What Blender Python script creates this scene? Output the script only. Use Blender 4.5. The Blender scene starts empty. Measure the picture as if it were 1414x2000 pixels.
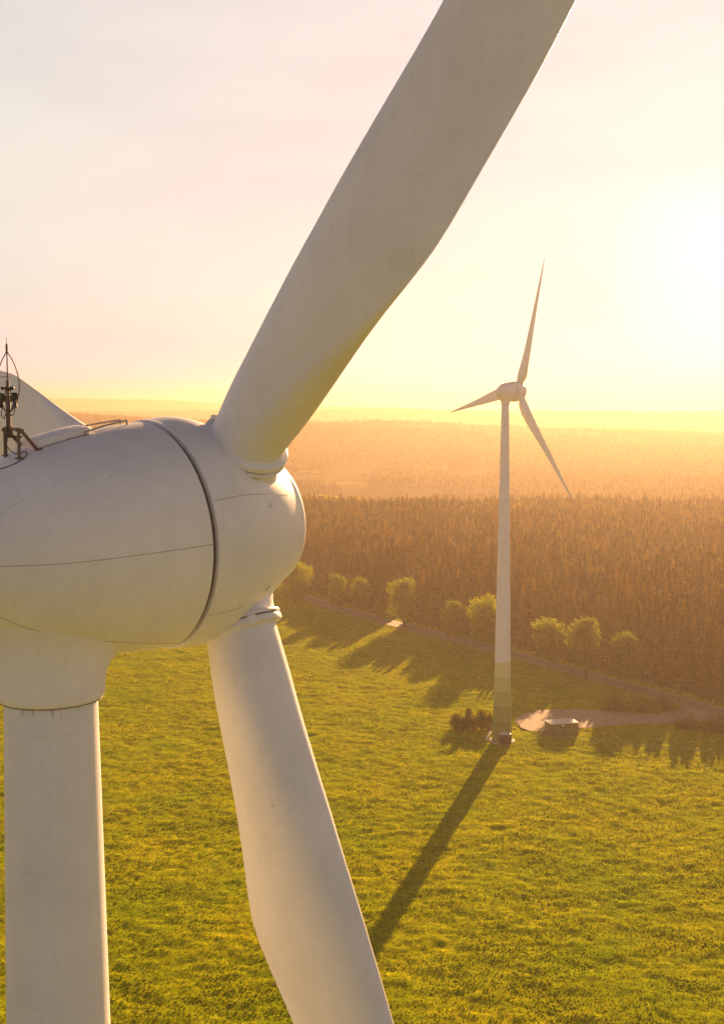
import bpy, bmesh, math, random
import numpy as np
from mathutils import Vector, Matrix, noise
R = math.radians
random.seed(7); rng = np.random.default_rng(7)
scene = bpy.context.scene
col = scene.collection

# ------------------------------------------------------------------ camera
CAM_Z = 88.0; FOC = 2333.0; PITCH = R(5.0)
cam_d = bpy.data.cameras.new('camera'); cam = bpy.data.objects.new('camera', cam_d); col.objects.link(cam)
cam_d.sensor_fit = 'HORIZONTAL'; cam_d.sensor_width = 36.0; cam_d.lens = FOC / 1414 * 36
cam_d.clip_start = 0.5; cam_d.clip_end = 60000
cam.location = (0, 0, CAM_Z); cam.rotation_euler = (math.pi / 2 - PITCH, 0, 0)
scene.camera = cam

# ------------------------------------------------------------------ sun and sky
SUN_AZ = R(16.2); SUN_EL = R(14.0)
sun_dir = Vector((math.sin(SUN_AZ) * math.cos(SUN_EL), math.cos(SUN_AZ) * math.cos(SUN_EL), math.sin(SUN_EL)))
ld = bpy.data.lights.new('sun', 'SUN'); ld.energy = 5.0; ld.angle = R(0.5); ld.color = (1.0, 0.56, 0.24)
sun = bpy.data.objects.new('sun', ld); col.objects.link(sun)
sun.rotation_euler = (-sun_dir).to_track_quat('-Z', 'Y').to_euler(); sun.location = (60, 120, 200)

scene.view_settings.view_transform = 'Standard'; scene.view_settings.look = 'None'
scene.view_settings.exposure = 2.1; scene.view_settings.gamma = 1.0

def nd(nt, typ, **kw):
    n = nt.nodes.new(typ)
    for k, v in kw.items():
        if k.startswith('i_'): n.inputs[k[2:]].default_value = v
        else: setattr(n, k, v)
    return n
def math_n(nt, op, a, b=None, c=None):
    n = nt.nodes.new('ShaderNodeMath'); n.operation = op
    for i, v in enumerate((a, b, c)):
        if v is None: continue
        if isinstance(v, (int, float)): n.inputs[i].default_value = v
        else: nt.links.new(v, n.inputs[i])
    return n.outputs[0]
def mixc(nt, fac, a, b, blend='MIX'):
    n = nt.nodes.new('ShaderNodeMix'); n.data_type = 'RGBA'; n.blend_type = blend
    for i, v in ((0, fac), (6, a), (7, b)):
        if isinstance(v, (int, float)): n.inputs[i].default_value = v
        elif isinstance(v, tuple): n.inputs[i].default_value = v if len(v) == 4 else (*v, 1)
        else: nt.links.new(v, n.inputs[i])
    return n.outputs[2]
def ramp(nt, fac, stops):
    n = nt.nodes.new('ShaderNodeValToRGB'); e = n.color_ramp.elements
    while len(e) < len(stops): e.new(0.5)
    for el, (p, c) in zip(e, stops):
        el.position = p; el.color = (*c, 1) if len(c) == 3 else c
    nt.links.new(fac, n.inputs[0]); return n.outputs[0]

world = bpy.data.worlds.new('World'); scene.world = world; world.use_nodes = True
nt = world.node_tree; nt.nodes.clear()
out = nd(nt, 'ShaderNodeOutputWorld')
sky = nd(nt, 'ShaderNodeTexSky', sky_type='NISHITA', sun_disc=False, sun_elevation=SUN_EL, sun_rotation=SUN_AZ,
         air_density=1.0, dust_density=1.5, ozone_density=1.0, altitude=300)
# thin bright evening cloud veil over the whole sky: creamy towards the sun, cooler away from it
tc = nd(nt, 'ShaderNodeTexCoord')
dot = nd(nt, 'ShaderNodeVectorMath', operation='DOT_PRODUCT'); nt.links.new(tc.outputs['Generated'], dot.inputs[0]); dot.inputs[1].default_value = sun_dir
mp = nd(nt, 'ShaderNodeMapping'); mp.inputs['Scale'].default_value = (2.0, 2.0, 9.0); mp.inputs['Rotation'].default_value = (0, R(8), 0)
nt.links.new(tc.outputs['Generated'], mp.inputs[0])
nz = nd(nt, 'ShaderNodeTexNoise', i_Scale=1.6, i_Detail=5.0, i_Roughness=0.5); nt.links.new(mp.outputs[0], nz.inputs[0])
f01 = math_n(nt, 'MULTIPLY_ADD', dot.outputs['Value'], 0.5, 0.5)
veil = ramp(nt, f01, [(0.0, (0.145, 0.15, 0.20)), (0.5, (0.27, 0.20, 0.195)), (0.80, (0.222, 0.203, 0.194)), (0.92, (0.205, 0.199, 0.192)), (0.985, (0.195, 0.178, 0.184)), (1.0, (0.19, 0.172, 0.184))])
cl = ramp(nt, nz.outputs[0], [(0.3, (0.90, 0.905, 0.93)), (0.62, (1.05, 1.04, 1.02))])
veil2 = mixc(nt, 1.0, veil, cl, 'MULTIPLY')
# bright thinning of the veil below the sun
gl = nd(nt, 'ShaderNodeVectorMath', operation='DOT_PRODUCT'); nt.links.new(tc.outputs['Generated'], gl.inputs[0]); gl.inputs[1].default_value = (math.sin(SUN_AZ) * math.cos(R(6)), math.cos(SUN_AZ) * math.cos(R(6)), math.sin(R(6)))
glow = ramp(nt, gl.outputs['Value'], [(0.93, (0, 0, 0)), (0.98, (0.01, 0.015, 0.03)), (0.993, (0.03, 0.04, 0.075)), (0.9980, (0.05, 0.065, 0.11)), (1.0, (0.4, 0.45, 0.55))])
veil2 = mixc(nt, 0.11, veil2, glow, 'ADD')
sz = nd(nt, 'ShaderNodeSeparateXYZ'); nt.links.new(tc.outputs['Generated'], sz.inputs[0])
veil2 = mixc(nt, 1.0, veil2, ramp(nt, sz.outputs[2], [(0.0, (0.50, 0.66, 1.25)), (0.07, (0.88, 0.98, 1.04)), (0.16, (0.98, 1, 1.01)), (0.34, (1, 1, 1)), (0.55, (0.12, 0.13, 0.15))]), 'MULTIPLY')
# the veil covers most of the clear sky behind it
veil10 = mixc(nt, 1.0, veil2, (8.6, 9.0, 8.9), 'MULTIPLY')
cover = mixc(nt, 0.99, sky.outputs[0], veil10)
bg = nd(nt, 'ShaderNodeBackground', i_Strength=0.10); nt.links.new(cover, bg.inputs[0])
nt.links.new(bg.outputs[0], out.inputs[0])

scene.render.engine = 'CYCLES'
cy = scene.cycles
cy.max_bounces = 6; cy.diffuse_bounces = 3; cy.glossy_bounces = 2; cy.transmission_bounces = 4; cy.volume_bounces = 1
cy.use_denoising = True; cy.sample_clamp_indirect = 6.0

# ------------------------------------------------------------------ haze
def new_mat(name):
    m = bpy.data.materials.new(name); m.use_nodes = True; m.node_tree.nodes.clear(); return m, m.node_tree
HAZE_DENSITY = 0.00027
hm, nt = new_mat('evening_haze')
o = nd(nt, 'ShaderNodeOutputMaterial'); v = nd(nt, 'ShaderNodeVolumePrincipled')
v.inputs['Color'].default_value = (0.34, 0.285, 0.235, 1); v.inputs['Density'].default_value = HAZE_DENSITY; v.inputs['Anisotropy'].default_value = 0.58
nt.links.new(v.outputs[0], o.inputs['Volume'])

# ------------------------------------------------------------------ helpers
def pix(px, py, z=0.0):
    r = np.array([(px - 707) / FOC, math.cos(PITCH) + (1000 - py) / FOC * math.sin(PITCH), -math.sin(PITCH) + (1000 - py) / FOC * math.cos(PITCH)])
    p = r * (z - CAM_Z) / r[2]; return float(p[0]), float(p[1])
def mesh_np(name, V, F, mats, smooth=False, mat_idx=None):
    """V (n,3) array, F (m,k) array of equal-sized faces"""
    me = bpy.data.meshes.new(name)
    V = np.asarray(V, np.float32); F = np.asarray(F, np.int32); k = F.shape[1]
    me.vertices.add(len(V)); me.vertices.foreach_set('co', V.ravel())
    me.loops.add(F.size); me.loops.foreach_set('vertex_index', F.ravel())
    me.polygons.add(len(F)); me.polygons.foreach_set('loop_start', np.arange(0, F.size, k, dtype=np.int32))
    me.polygons.foreach_set('loop_total', np.full(len(F), k, np.int32))
    if smooth: me.polygons.foreach_set('use_smooth', np.ones(len(F), bool))
    for m in (mats if isinstance(mats, (list, tuple)) else [mats]): me.materials.append(m)
    if mat_idx is not None: me.polygons.foreach_set('material_index', np.asarray(mat_idx, np.int32))
    me.update(calc_edges=True); me.validate(); return me
def add_obj(name, me, parent=None, loc=(0, 0, 0), rot=(0, 0, 0), label=None, cat=None, group=None, kind=None):
    ob = bpy.data.objects.new(name, me); col.objects.link(ob); ob.location = loc; ob.rotation_euler = rot
    if parent: ob.parent = parent
    if label: ob['label'] = label
    if cat: ob['category'] = cat
    if group: ob['group'] = group
    if kind: ob['kind'] = kind
    return ob
def bm_obj(name, bm, mats, parent=None, smooth=True, angle=40, **kw):
    bmesh.ops.recalc_face_normals(bm, faces=bm.faces)
    me = bpy.data.meshes.new(name); bm.to_mesh(me); bm.free()
    for m in (mats if isinstance(mats, (list, tuple)) else [mats]): me.materials.append(m)
    if smooth:
        me.polygons.foreach_set('use_smooth', np.ones(len(me.polygons), bool))
        me.set_sharp_from_angle(angle=R(angle))
    return add_obj(name, me, parent, **kw)
def bm_loft(bm, rings, cap=True, closed=True, mi=0):
    vs = [[bm.verts.new(p) for p in r] for r in rings]; n = len(vs[0])
    for a, b in zip(vs[:-1], vs[1:]):
        for i in range(n if closed else n - 1):
            j = (i + 1) % n
            f = bm.faces.new((a[i], a[j], b[j], b[i])); f.material_index = mi
    if cap:
        bm.faces.new(vs[0][::-1]).material_index = mi; bm.faces.new(vs[-1]).material_index = mi
    return vs
def bm_tube(bm, pts, r, n=8, mi=0):
    pts = [Vector(p) for p in pts]; rings = []
    up = Vector((0, 0, 1)); d0 = (pts[1] - pts[0]).normalized()
    if abs(d0.dot(up)) > 0.9: up = Vector((1, 0, 0))
    for i, p in enumerate(pts):
        d = (pts[min(i + 1, len(pts) - 1)] - pts[max(i - 1, 0)]).normalized()
        a = d.cross(up).normalized(); b = a.cross(d)
        rr = r[i] if isinstance(r, (list, tuple)) else r
        rings.append([p + a * math.cos(t) * rr + b * math.sin(t) * rr for t in [2 * math.pi * k / n for k in range(n)]])
        up = b
    bm_loft(bm, rings, mi=mi)
def bm_box(bm, c, s, rot=None, mi=0, bevel=0.0):
    M = Matrix.Translation(c) @ (rot.to_4x4() if rot else Matrix.Identity(4)) @ Matrix.Diagonal((*s, 1))
    g = bmesh.ops.create_cube(bm, size=1.0, matrix=M)
    fs = {f for vv in g['verts'] for f in vv.link_faces}
    for f in fs: f.material_index = mi
    if bevel:
        es = {e for f in fs for e in f.edges}
        r = bmesh.ops.bevel(bm, geom=list(es), offset=bevel, segments=2, affect='EDGES', profile=0.5)
        for f in r['faces']: f.material_index = mi
def bm_lathe(bm, prof, n=64, frame=None, cap=True, mi=0):
    """prof: list of (s, r). frame = (origin, axis, u, v)"""
    O, A, U, V = frame or (Vector((0, 0, 0)), Vector((0, 0, 1)), Vector((1, 0, 0)), Vector((0, 1, 0)))
    rings = [[O + A * s + (U * math.cos(t) + V * math.sin(t)) * r for t in [2 * math.pi * k / n for k in range(n)]] for s, r in prof]
    bm_loft(bm, rings, cap=cap, mi=mi)

# ------------------------------------------------------------------ materials
def coords(nt): return nd(nt, 'ShaderNodeTexCoord').outputs['Object']
def noise_n(nt, vec, scale, detail=4.0, rough=0.55, dist=0.0):
    n = nd(nt, 'ShaderNodeTexNoise', i_Scale=scale, i_Detail=detail, i_Roughness=rough, i_Distortion=dist)
    nt.links.new(vec, n.inputs[0]); return n.outputs[0]
def simple(name, c1, c2, scale=3.0, rough=0.6, metal=0.0, bump=0.0, bscale=None, vec_scale=None, spec=0.5):
    m, nt = new_mat(name)
    o = nd(nt, 'ShaderNodeOutputMaterial'); b = nd(nt, 'ShaderNodeBsdfPrincipled', i_Roughness=rough, i_Metallic=metal)
    b.inputs['Specular IOR Level'].default_value = spec
    vec = coords(nt)
    if vec_scale:
        mpp = nd(nt, 'ShaderNodeMapping'); mpp.inputs['Scale'].default_value = vec_scale; nt.links.new(vec, mpp.inputs[0]); vec = mpp.outputs[0]
    n = noise_n(nt, vec, scale)
    nt.links.new(ramp(nt, n, [(0.3, c1), (0.7, c2)]), b.inputs['Base Color'])
    if bump:
        bp = nd(nt, 'ShaderNodeBump', i_Strength=bump, i_Distance=0.02); nt.links.new(noise_n(nt, vec, bscale or scale * 4), bp.inputs['Height'])
        nt.links.new(bp.outputs[0], b.inputs['Normal'])
    nt.links.new(b.outputs[0], o.inputs[0]); return m
def paint_mat(name, base=(0.80, 0.79, 0.78), streaks=False):
    """weathered off-white gel coat: soft blotches, fine speckle, faint vertical grime"""
    m, nt = new_mat(name)
    o = nd(nt, 'ShaderNodeOutputMaterial'); b = nd(nt, 'ShaderNodeBsdfPrincipled', i_Roughness=0.5)
    b.inputs['Specular IOR Level'].default_value = 0.35
    vec = coords(nt)
    big = noise_n(nt, vec, 0.55, 5.0, 0.6)
    fine = noise_n(nt, vec, 26.0, 3.0, 0.7)
    c = ramp(nt, big, [(0.28, tuple(x * 0.90 for x in base)), (0.6, base), (0.8, tuple(min(x * 1.05, .85) for x in base))])
    c = mixc(nt, 1.0, c, ramp(nt, fine, [(0.3, (0.90, 0.90, 0.91)), (0.62, (1, 1, 1))]), 'MULTIPLY')
    mp2 = nd(nt, 'ShaderNodeMapping'); mp2.inputs['Scale'].default_value = (5, 5, 0.22); nt.links.new(vec, mp2.inputs[0])
    st = noise_n(nt, mp2.outputs[0], 1.0, 6.0, 0.6)
    c = mixc(nt, 1.0, c, ramp(nt, st, [(0.30, (0.965, 0.96, 0.95)), (0.6, (1, 1, 1))]), 'MULTIPLY')
    pit = noise_n(nt, vec, 9.0, 2.0, 0.5)
    c = mixc(nt, 1.0, c, ramp(nt, pit, [(0.20, (0.55, 0.5, 0.45)), (0.235, (1, 1, 1))]), 'MULTIPLY')
    nt.links.new(c, b.inputs['Base Color'])
    bp = nd(nt, 'ShaderNodeBump', i_Strength=0.12, i_Distance=0.01); nt.links.new(fine, bp.inputs['Height']); nt.links.new(bp.outputs[0], b.inputs['Normal'])
    nt.links.new(b.outputs[0], o.inputs[0]); return m, nt, b, c, vec
M_paint = paint_mat('weathered_white_gelcoat')[0]

def tower_mat(name, ztop):
    """white tower paint, weld ring lines, green graded foot bands by height, rust-brown drips under the rim"""
    m, nt, b, c, vec = paint_mat(name, (0.74, 0.755, 0.78))
    sep = nd(nt, 'ShaderNodeSeparateXYZ'); nt.links.new(vec, sep.inputs[0]); z = sep.outputs[2]
    # ring joints every 2.9 m
    fr = math_n(nt, 'FRACT', math_n(nt, 'DIVIDE', z, 2.9)); ln = math_n(nt, 'LESS_THAN', fr, 0.008)
    c = mixc(nt, math_n(nt, 'MULTIPLY', ln, 0.16), c, (0.35, 0.34, 0.33))
    for zz, g in ((21.4, (0.56, 0.56, 0.30)), (17.4, (0.46, 0.48, 0.20)), (13.6, (0.35, 0.38, 0.13)), (9.6, (0.25, 0.28, 0.08)), (5.6, (0.19, 0.23, 0.055))):
        c = mixc(nt, math_n(nt, 'LESS_THAN', z, zz), c, g)
    # drips just below the top rim
    mp3 = nd(nt, 'ShaderNodeMapping'); mp3.inputs['Scale'].default_value = (9, 9, 0.5); nt.links.new(vec, mp3.inputs[0])
    d = noise_n(nt, mp3.outputs[0], 1.3, 2.0, 0.5)
    depth = math_n(nt, 'SUBTRACT', ztop, z)
    edge = math_n(nt, 'MULTIPLY_ADD', depth, 0.45, 0.585)
    drip = math_n(nt, 'MULTIPLY', math_n(nt, 'GREATER_THAN', d, edge), 0.5)
    c = mixc(nt, drip, c, (0.20, 0.20, 0.17))
    nt.links.new(c, b.inputs['Base Color']); return m

M_seam = simple('dark_seam_sealant', (0.17, 0.12, 0.09), (0.27, 0.20, 0.16), 6, 0.8)
M_gap = simple('shadow_gap_rubber', (0.13, 0.085, 0.065), (0.20, 0.14, 0.11), 4, 0.8)
M_mast = simple('weathered_brown_steel', (0.10, 0.07, 0.055), (0.20, 0.13, 0.10), 20, 0.45, 0.6)
M_black = simple('black_plastic', (0.02, 0.018, 0.016), (0.05, 0.04, 0.035), 8, 0.4)
M_rail = simple('galvanised_rail', (0.38, 0.31, 0.27), (0.52, 0.44, 0.38), 12, 0.5, 0.4)

def leaf_mat(name, stops, trans=0.5, scale=0.35, tcol=1.6):
    """foliage: diffuse + translucent leaf, hue varied by clumps in object space"""
    m, nt = new_mat(name)
    o = nd(nt, 'ShaderNodeOutputMaterial')
    geo = nd(nt, 'ShaderNodeNewGeometry'); inf = nd(nt, 'ShaderNodeObjectInfo')
    n = noise_n(nt, geo.outputs['Position'], scale, 4.0, 0.65)
    ri = math_n(nt, 'ADD', n, math_n(nt, 'MULTIPLY_ADD', inf.outputs['Random'], 0.26, -0.13))
    isl = math_n(nt, 'MULTIPLY_ADD', geo.outputs['Random Per Island'], 0.2, -0.1)
    c = ramp(nt, math_n(nt, 'ADD', ri, isl), stops)
    d = nd(nt, 'ShaderNodeBsdfDiffuse'); t = nd(nt, 'ShaderNodeBsdfTranslucent')
    nt.links.new(c, d.inputs[0])
    tcn = mixc(nt, 1.0, c, (min(tcol, 3), min(tcol * 0.85, 3), 0.35), 'MULTIPLY'); nt.links.new(tcn, t.inputs[0])
    mx = nd(nt, 'ShaderNodeMixShader', i_Fac=trans); nt.links.new(d.outputs[0], mx.inputs[1]); nt.links.new(t.outputs[0], mx.inputs[2])
    nt.links.new(mx.outputs[0], o.inputs[0]); return m
M_spruce = leaf_mat('spruce_needles', [(0.28, (0.022, 0.020, 0.001)), (0.5, (0.075, 0.056, 0.002)), (0.72, (0.19, 0.128, 0.004))], 0.48, 0.05, 2.8)
M_leaf = leaf_mat('broadleaf_leaves', [(0.3, (0.040, 0.062, 0.004)), (0.55, (0.09, 0.125, 0.006)), (0.75, (0.19, 0.23, 0.010))], 0.42, 0.5, 3.0)
M_leafl = leaf_mat('spring_leaves', [(0.3, (0.10, 0.10, 0.015)), (0.55, (0.18, 0.16, 0.02)), (0.75, (0.26, 0.22, 0.03))], 0.5, 0.3, 2.2)
M_shrub = leaf_mat('shrub_leaves', [(0.3, (0.035, 0.045, 0.008)), (0.55, (0.08, 0.085, 0.014)), (0.75, (0.19, 0.17, 0.03))], 0.42, 0.9, 1.8)
M_tuft = leaf_mat('grass_blades', [(0.28, (0.09, 0.14, 0.002)), (0.5, (0.17, 0.23, 0.003)), (0.72, (0.27, 0.31, 0.006))], 0.4, 0.09, 1.5)
M_bark = simple('bark', (0.06, 0.04, 0.03), (0.14, 0.095, 0.065), 5, 0.9, bump=0.5, vec_scale=(3, 3, 0.6))

# ------------------------------------------------------------------ ground layout
NEAR = [(-250, 800), (-140, 720), (-84, 650), (-56, 600), (-39.7, 573.2), (-26.3, 542.3), (-9.7, 511), (6.3, 486), (16.0, 472), (32.9, 447.5), (47.7, 425.0), (65.0, 396.6), (84.3, 365.0), (94.6, 348.0), (103.0, 333.6), (130, 291), (175, 222), (230, 140), (300, 40), (400, -100)]
def offset(poly, d):
    res = []
    for i, p in enumerate(poly):
        a = Vector(poly[max(i - 1, 0)]); b = Vector(poly[min(i + 1, len(poly) - 1)])
        t = (b - a).normalized(); n = Vector((-t.y, t.x)); res.append((p[0] + n.x * d, p[1] + n.y * d))
    return res
def resample(poly, n=6):
    P = [Vector((*p, 0)) for p in poly]; res = []
    for i in range(len(P) - 1):
        p0 = P[max(i - 1, 0)]; p1 = P[i]; p2 = P[i + 1]; p3 = P[min(i + 2, len(P) - 1)]
        for k in range(n):
            t = k / n
            q = 0.5 * ((2 * p1) + (p2 - p0) * t + (2 * p0 - 5 * p1 + 4 * p2 - p3) * t * t + (-p0 + 3 * p1 - 3 * p2 + p3) * t ** 3)
            res.append((q.x, q.y))
    res.append(poly[-1]); return res
ROAD_N = resample(NEAR)
rn = np.array(ROAD_N)
def road_side(x, y):
    """signed distance (m) to the road's meadow-side edge; positive = forest side"""
    x = np.atleast_1d(np.asarray(x, float)); y = np.atleast_1d(np.asarray(y, float))
    best = np.full(x.shape, 1e9); sg = np.ones(x.shape)
    for i in range(0, len(rn) - 1):
        a = rn[i]; b = rn[i + 1]; ab = b - a
        t = np.clip(((x - a[0]) * ab[0] + (y - a[1]) * ab[1]) / (ab @ ab), 0, 1)
        dx = x - (a[0] + t * ab[0]); dy = y - (a[1] + t * ab[1]); d = np.hypot(dx, dy)
        s = np.sign(ab[0] * dy - ab[1] * dx); m = d < best
        best = np.where(m, d, best); sg = np.where(m, s, sg)
    return best * sg
def smooth(a, b, x):
    t = np.clip((x - a) / (b - a), 0, 1); return t * t * (3 - 2 * t)

# cheap value noise on arrays
_P = rng.permutation(512); _Vv = rng.random(512)
def vnoise(x, y, s):
    x = np.asarray(x) / s; y = np.asarray(y) / s
    xi = np.floor(x).astype(int); yi = np.floor(y).astype(int); fx = x - xi; fy = y - yi
    fx = fx * fx * (3 - 2 * fx); fy = fy * fy * (3 - 2 * fy)
    h = lambda i, j: _Vv[_P[(_P[i & 511] + j) & 511]]
    return (h(xi, yi) * (1 - fx) + h(xi + 1, yi) * fx) * (1 - fy) + (h(xi, yi + 1) * (1 - fx) + h(xi + 1, yi + 1) * fx) * fy - 0.5

def terrain_h(x, y):
    """broad relief only; flat around the meadow, rolling hills far away"""
    x = np.asarray(x, float); y = np.asarray(y, float)
    z = -14 * smooth(780, 1000, y) * (1 - smooth(1500, 2100, y))
    z = z + (vnoise(x + 300, y, 420) * 16) * smooth(950, 1300, y)
    c = 50 - 0.034 * (x + 60) ; ridge = np.exp(-((y - 2500 - 0.15 * x) / 520.0) ** 2)
    z = z + (np.clip(c, 4, 70) + 7 * vnoise(x, y, 500)) * ridge * smooth(1400, 2300, y)
    z = z + (66 + 14 * vnoise(x, y, 900) + 5 * vnoise(x + 99, y, 260)) * np.exp(-((y - 4700) / 700.0) ** 2)
    z = z + (72 + 26 * vnoise(x - 500, y, 1400) + 70 * smooth(600, -1700, x) + 6 * vnoise(x + 9, y, 350)) * np.exp(-((y - 6900) / 800.0) ** 2)
    return z

# gravel yard polygon
YARD = [pix(*p) for p in [(1004, 1408), (1019, 1396), (1052, 1388), (1084, 1385), (1165, 1387), (1246, 1394), (1290, 1394), (1318, 1388), (1338, 1380), (1375, 1390), (1410, 1400), (1405, 1408), (1370, 1410), (1327, 1411), (1246, 1414), (1165, 1420), (1110, 1424), (1084, 1427), (1035, 1428), (1016, 1420)]]
yd = np.array(YARD)
def in_yard(x, y):
    x = np.asarray(x); y = np.asarray(y); ins = np.zeros(x.shape, bool); n = len(yd)
    for i in range(n):
        a = yd[i]; b = yd[(i + 1) % n]
        with np.errstate(divide='ignore', invalid='ignore'):
            c = ((a[1] > y) != (b[1] > y)) & (x < (b[0] - a[0]) * (y - a[1]) / (b[1] - a[1]) + a[0])
        ins ^= c
    return ins
TOW = pix(980, 1447)       # foot of the standing turbine in the meadow

def axis_spacing(lo, hi, dens):
    v = [lo]
    while v[-1] < hi: v.append(v[-1] + dens(v[-1]))
    return np.array(v)
xs = axis_spacing(-7000, 7000, lambda x: 0.62 if -62 <= x <= 112 else min(0.62 + 0.045 * (max(-62 - x, x - 112)), 220))
ys = axis_spacing(-3000, 9000, lambda y: min(0.5 + max(y - 200, 0) * 0.0016, 1.0) if 155 <= y <= 500 else (1.0 + 0.02 * (y - 500) if y > 500 else 0.5 + 0.05 * (155 - y)) if y < 9000 and y > -200 else 200)
X, Y = np.meshgrid(xs, ys)
Z = terrain_h(X, Y)
side = road_side(X.ravel(), Y.ravel()).reshape(X.shape)
damp = smooth(0, 3, np.abs(side - 3) - 3.5) * np.where(in_yard(X, Y), 0.0, 1.0) * smooth(3.0, 5.0, np.hypot(X - TOW[0], Y - TOW[1]))
damp = damp * (1 - smooth(700, 900, Y))
micro = 0.36 * vnoise(X, Y, 5.5) + 0.36 * vnoise(X + 40, Y, 2.1) + 0.24 * vnoise(X, Y + 77, 1.05) + 0.55 * vnoise(X + 7, Y - 3, 19) * 0.6
Z = Z + (micro - 0.05) * damp - 0.12 * (1 - damp) * (Y < 900)
nx, ny = len(xs), len(ys)
V = np.stack([X.ravel(), Y.ravel(), Z.ravel()], 1)
i0 = (np.arange(ny - 1)[:, None] * nx + np.arange(nx - 1)[None, :]).ravel()
F = np.stack([i0, i0 + 1, i0 + nx + 1, i0 + nx], 1)

gm, nt = new_mat('meadow_and_forest_soil')
o = nd(nt, 'ShaderNodeOutputMaterial'); b = nd(nt, 'ShaderNodeBsdfPrincipled', i_Roughness=0.95); b.inputs['Specular IOR Level'].default_value = 0.0
vec = coords(nt)
at = nd(nt, 'ShaderNodeAttribute', attribute_name='forest')
n1 = noise_n(nt, vec, 0.035, 5, 0.6); n2 = noise_n(nt, vec, 0.45, 6, 0.7, 0.6); n3 = noise_n(nt, vec, 1.1, 6, 0.72)
g = ramp(nt, n2, [(0.30, (0.16, 0.21, 0.003)), (0.5, (0.30, 0.335, 0.003)), (0.70, (0.45, 0.44, 0.006))])
mps = nd(nt, 'ShaderNodeMapping'); mps.inputs['Rotation'].default_value = (0, 0, R(35)); mps.inputs['Scale'].default_value = (0.03, 0.42, 1); nt.links.new(vec, mps.inputs[0])
g = mixc(nt, 1.0, g, ramp(nt, noise_n(nt, mps.outputs[0], 1.0, 4, 0.6, 0.8), [(0.35, (0.80, 0.84, 0.8)), (0.6, (1.06, 1.04, 1.0))]), 'MULTIPLY')
g = mixc(nt, 1.0, g, ramp(nt, n1, [(0.35, (0.72, 0.86, 0.8)), (0.65, (1.12, 1.0, 1.0))]), 'MULTIPLY')
g = mixc(nt, 1.0, g, ramp(nt, n3, [(0.34, (0.60, 0.62, 0.58)), (0.5, (0.97, 0.97, 0.96)), (0.66, (1.16, 1.13, 1.0))]), 'MULTIPLY')
ff = noise_n(nt, vec, 0.004, 6, 0.7)
fo = ramp(nt, ff, [(0.38, (0.045, 0.038, 0.012)), (0.56, (0.075, 0.062, 0.018)), (0.60, (0.19, 0.16, 0.05)), (0.66, (0.08, 0.07, 0.02))])
nt.links.new(mixc(nt, at.outputs['Fac'], g, fo), b.inputs['Base Color'])
bp = nd(nt, 'ShaderNodeBump', i_Strength=0.8, i_Distance=0.25); nt.links.new(n3, bp.inputs['Height']); nt.links.new(bp.outputs[0], b.inputs['Normal'])
nt.links.new(b.outputs[0], o.inputs[0])
gme = mesh_np('ground', V, F, gm, smooth=True)
fa = gme.attributes.new('forest', 'FLOAT', 'POINT')
fa.data.foreach_set('value', np.clip(smooth(11, 15, side) * (Y > -150) + (Y > 760), 0, 1).ravel().astype(np.float32))
add_obj('ground', gme, kind='structure')
del X, Y, V, F, i0

# road, verge line, yard
def strip(name, polyA, polyB, z, mat, kind='structure', parts=1):
    n = len(polyA); V = [(*p, z) for p in polyA] + [(*p, z) for p in polyB]
    F = [(i, i + 1, n + i + 1, n + i) for i in range(n - 1)]
    return add_obj(name, mesh_np(name, V, F, mat), kind=kind)
M_road = simple('asphalt', (0.15, 0.12, 0.115), (0.21, 0.17, 0.16), 0.9, 0.85, bump=0.3, bscale=20)
M_verge = simple('pale_gravel_verge', (0.17, 0.14, 0.09), (0.34, 0.28, 0.20), 1.5, 0.95, bump=0.4, bscale=14)
M_gravel = simple('yard_gravel', (0.22, 0.17, 0.13), (0.40, 0.32, 0.26), 0.8, 0.95, bump=0.5, bscale=9)
M_white = simple('road_marking_paint', (0.55, 0.52, 0.45), (0.75, 0.72, 0.66), 4, 0.7)
oN = lambda d: offset(ROAD_N, d)
strip('road_verge', oN(-0.6), oN(8.3), 0.0, M_verge)
strip('road', oN(0.5), oN(6.9), 0.012, M_road)
# edge marking lines, thin sheets
strip('road_markings', oN(0.75), oN(0.90), 0.018, M_white)
strip('road_markings', oN(6.45), oN(6.60), 0.018, M_white)
bm = bmesh.new(); vs = []
yc = [Vector((*p, 0)) for p in YARD]
for i in range(len(yc)):
    for k in range(4):
        p = yc[i].lerp(yc[(i + 1) % len(yc)], k / 4)
        q = noise.noise_vector(p * 0.35) * 0.9
        vs.append(bm.verts.new((p.x + q.x, p.y + q.y, 0.006)))
f = bm.faces.new(vs); bmesh.ops.triangulate(bm, faces=[f])
bm_obj('gravel_yard', bm, M_gravel, smooth=False, kind='structure')

# ------------------------------------------------------------------ wind turbines
PROF_S = np.array([-6.6, -5.9, -5.0, -4, -3, -1.74, -.8, 0, .8, 1.5])
PROF_R = np.array([.6, 1.285, 2.004, 2.304, 2.459, 2.575, 2.64, 2.346, 1.992, 1.604])
NOSE = 2.064
def hermite(K, Vv, s):
    m = np.gradient(Vv, K); i = int(np.clip(np.searchsorted(K, s) - 1, 0, len(K) - 2)); h = K[i + 1] - K[i]; t = (s - K[i]) / h
    return (2 * t**3 - 3 * t**2 + 1) * Vv[i] + (t**3 - 2 * t**2 + t) * h * m[i] + (-2 * t**3 + 3 * t**2) * Vv[i + 1] + (t**3 - t**2) * h * m[i + 1]
def egg_r(s):
    if s <= 1.5: return float(hermite(PROF_S, PROF_R, s))
    return PROF_R[-1] * math.sqrt(max(0, 1 - ((s - 1.5) / (NOSE - 1.5)) ** 2))
SEAM = -1.74
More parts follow.
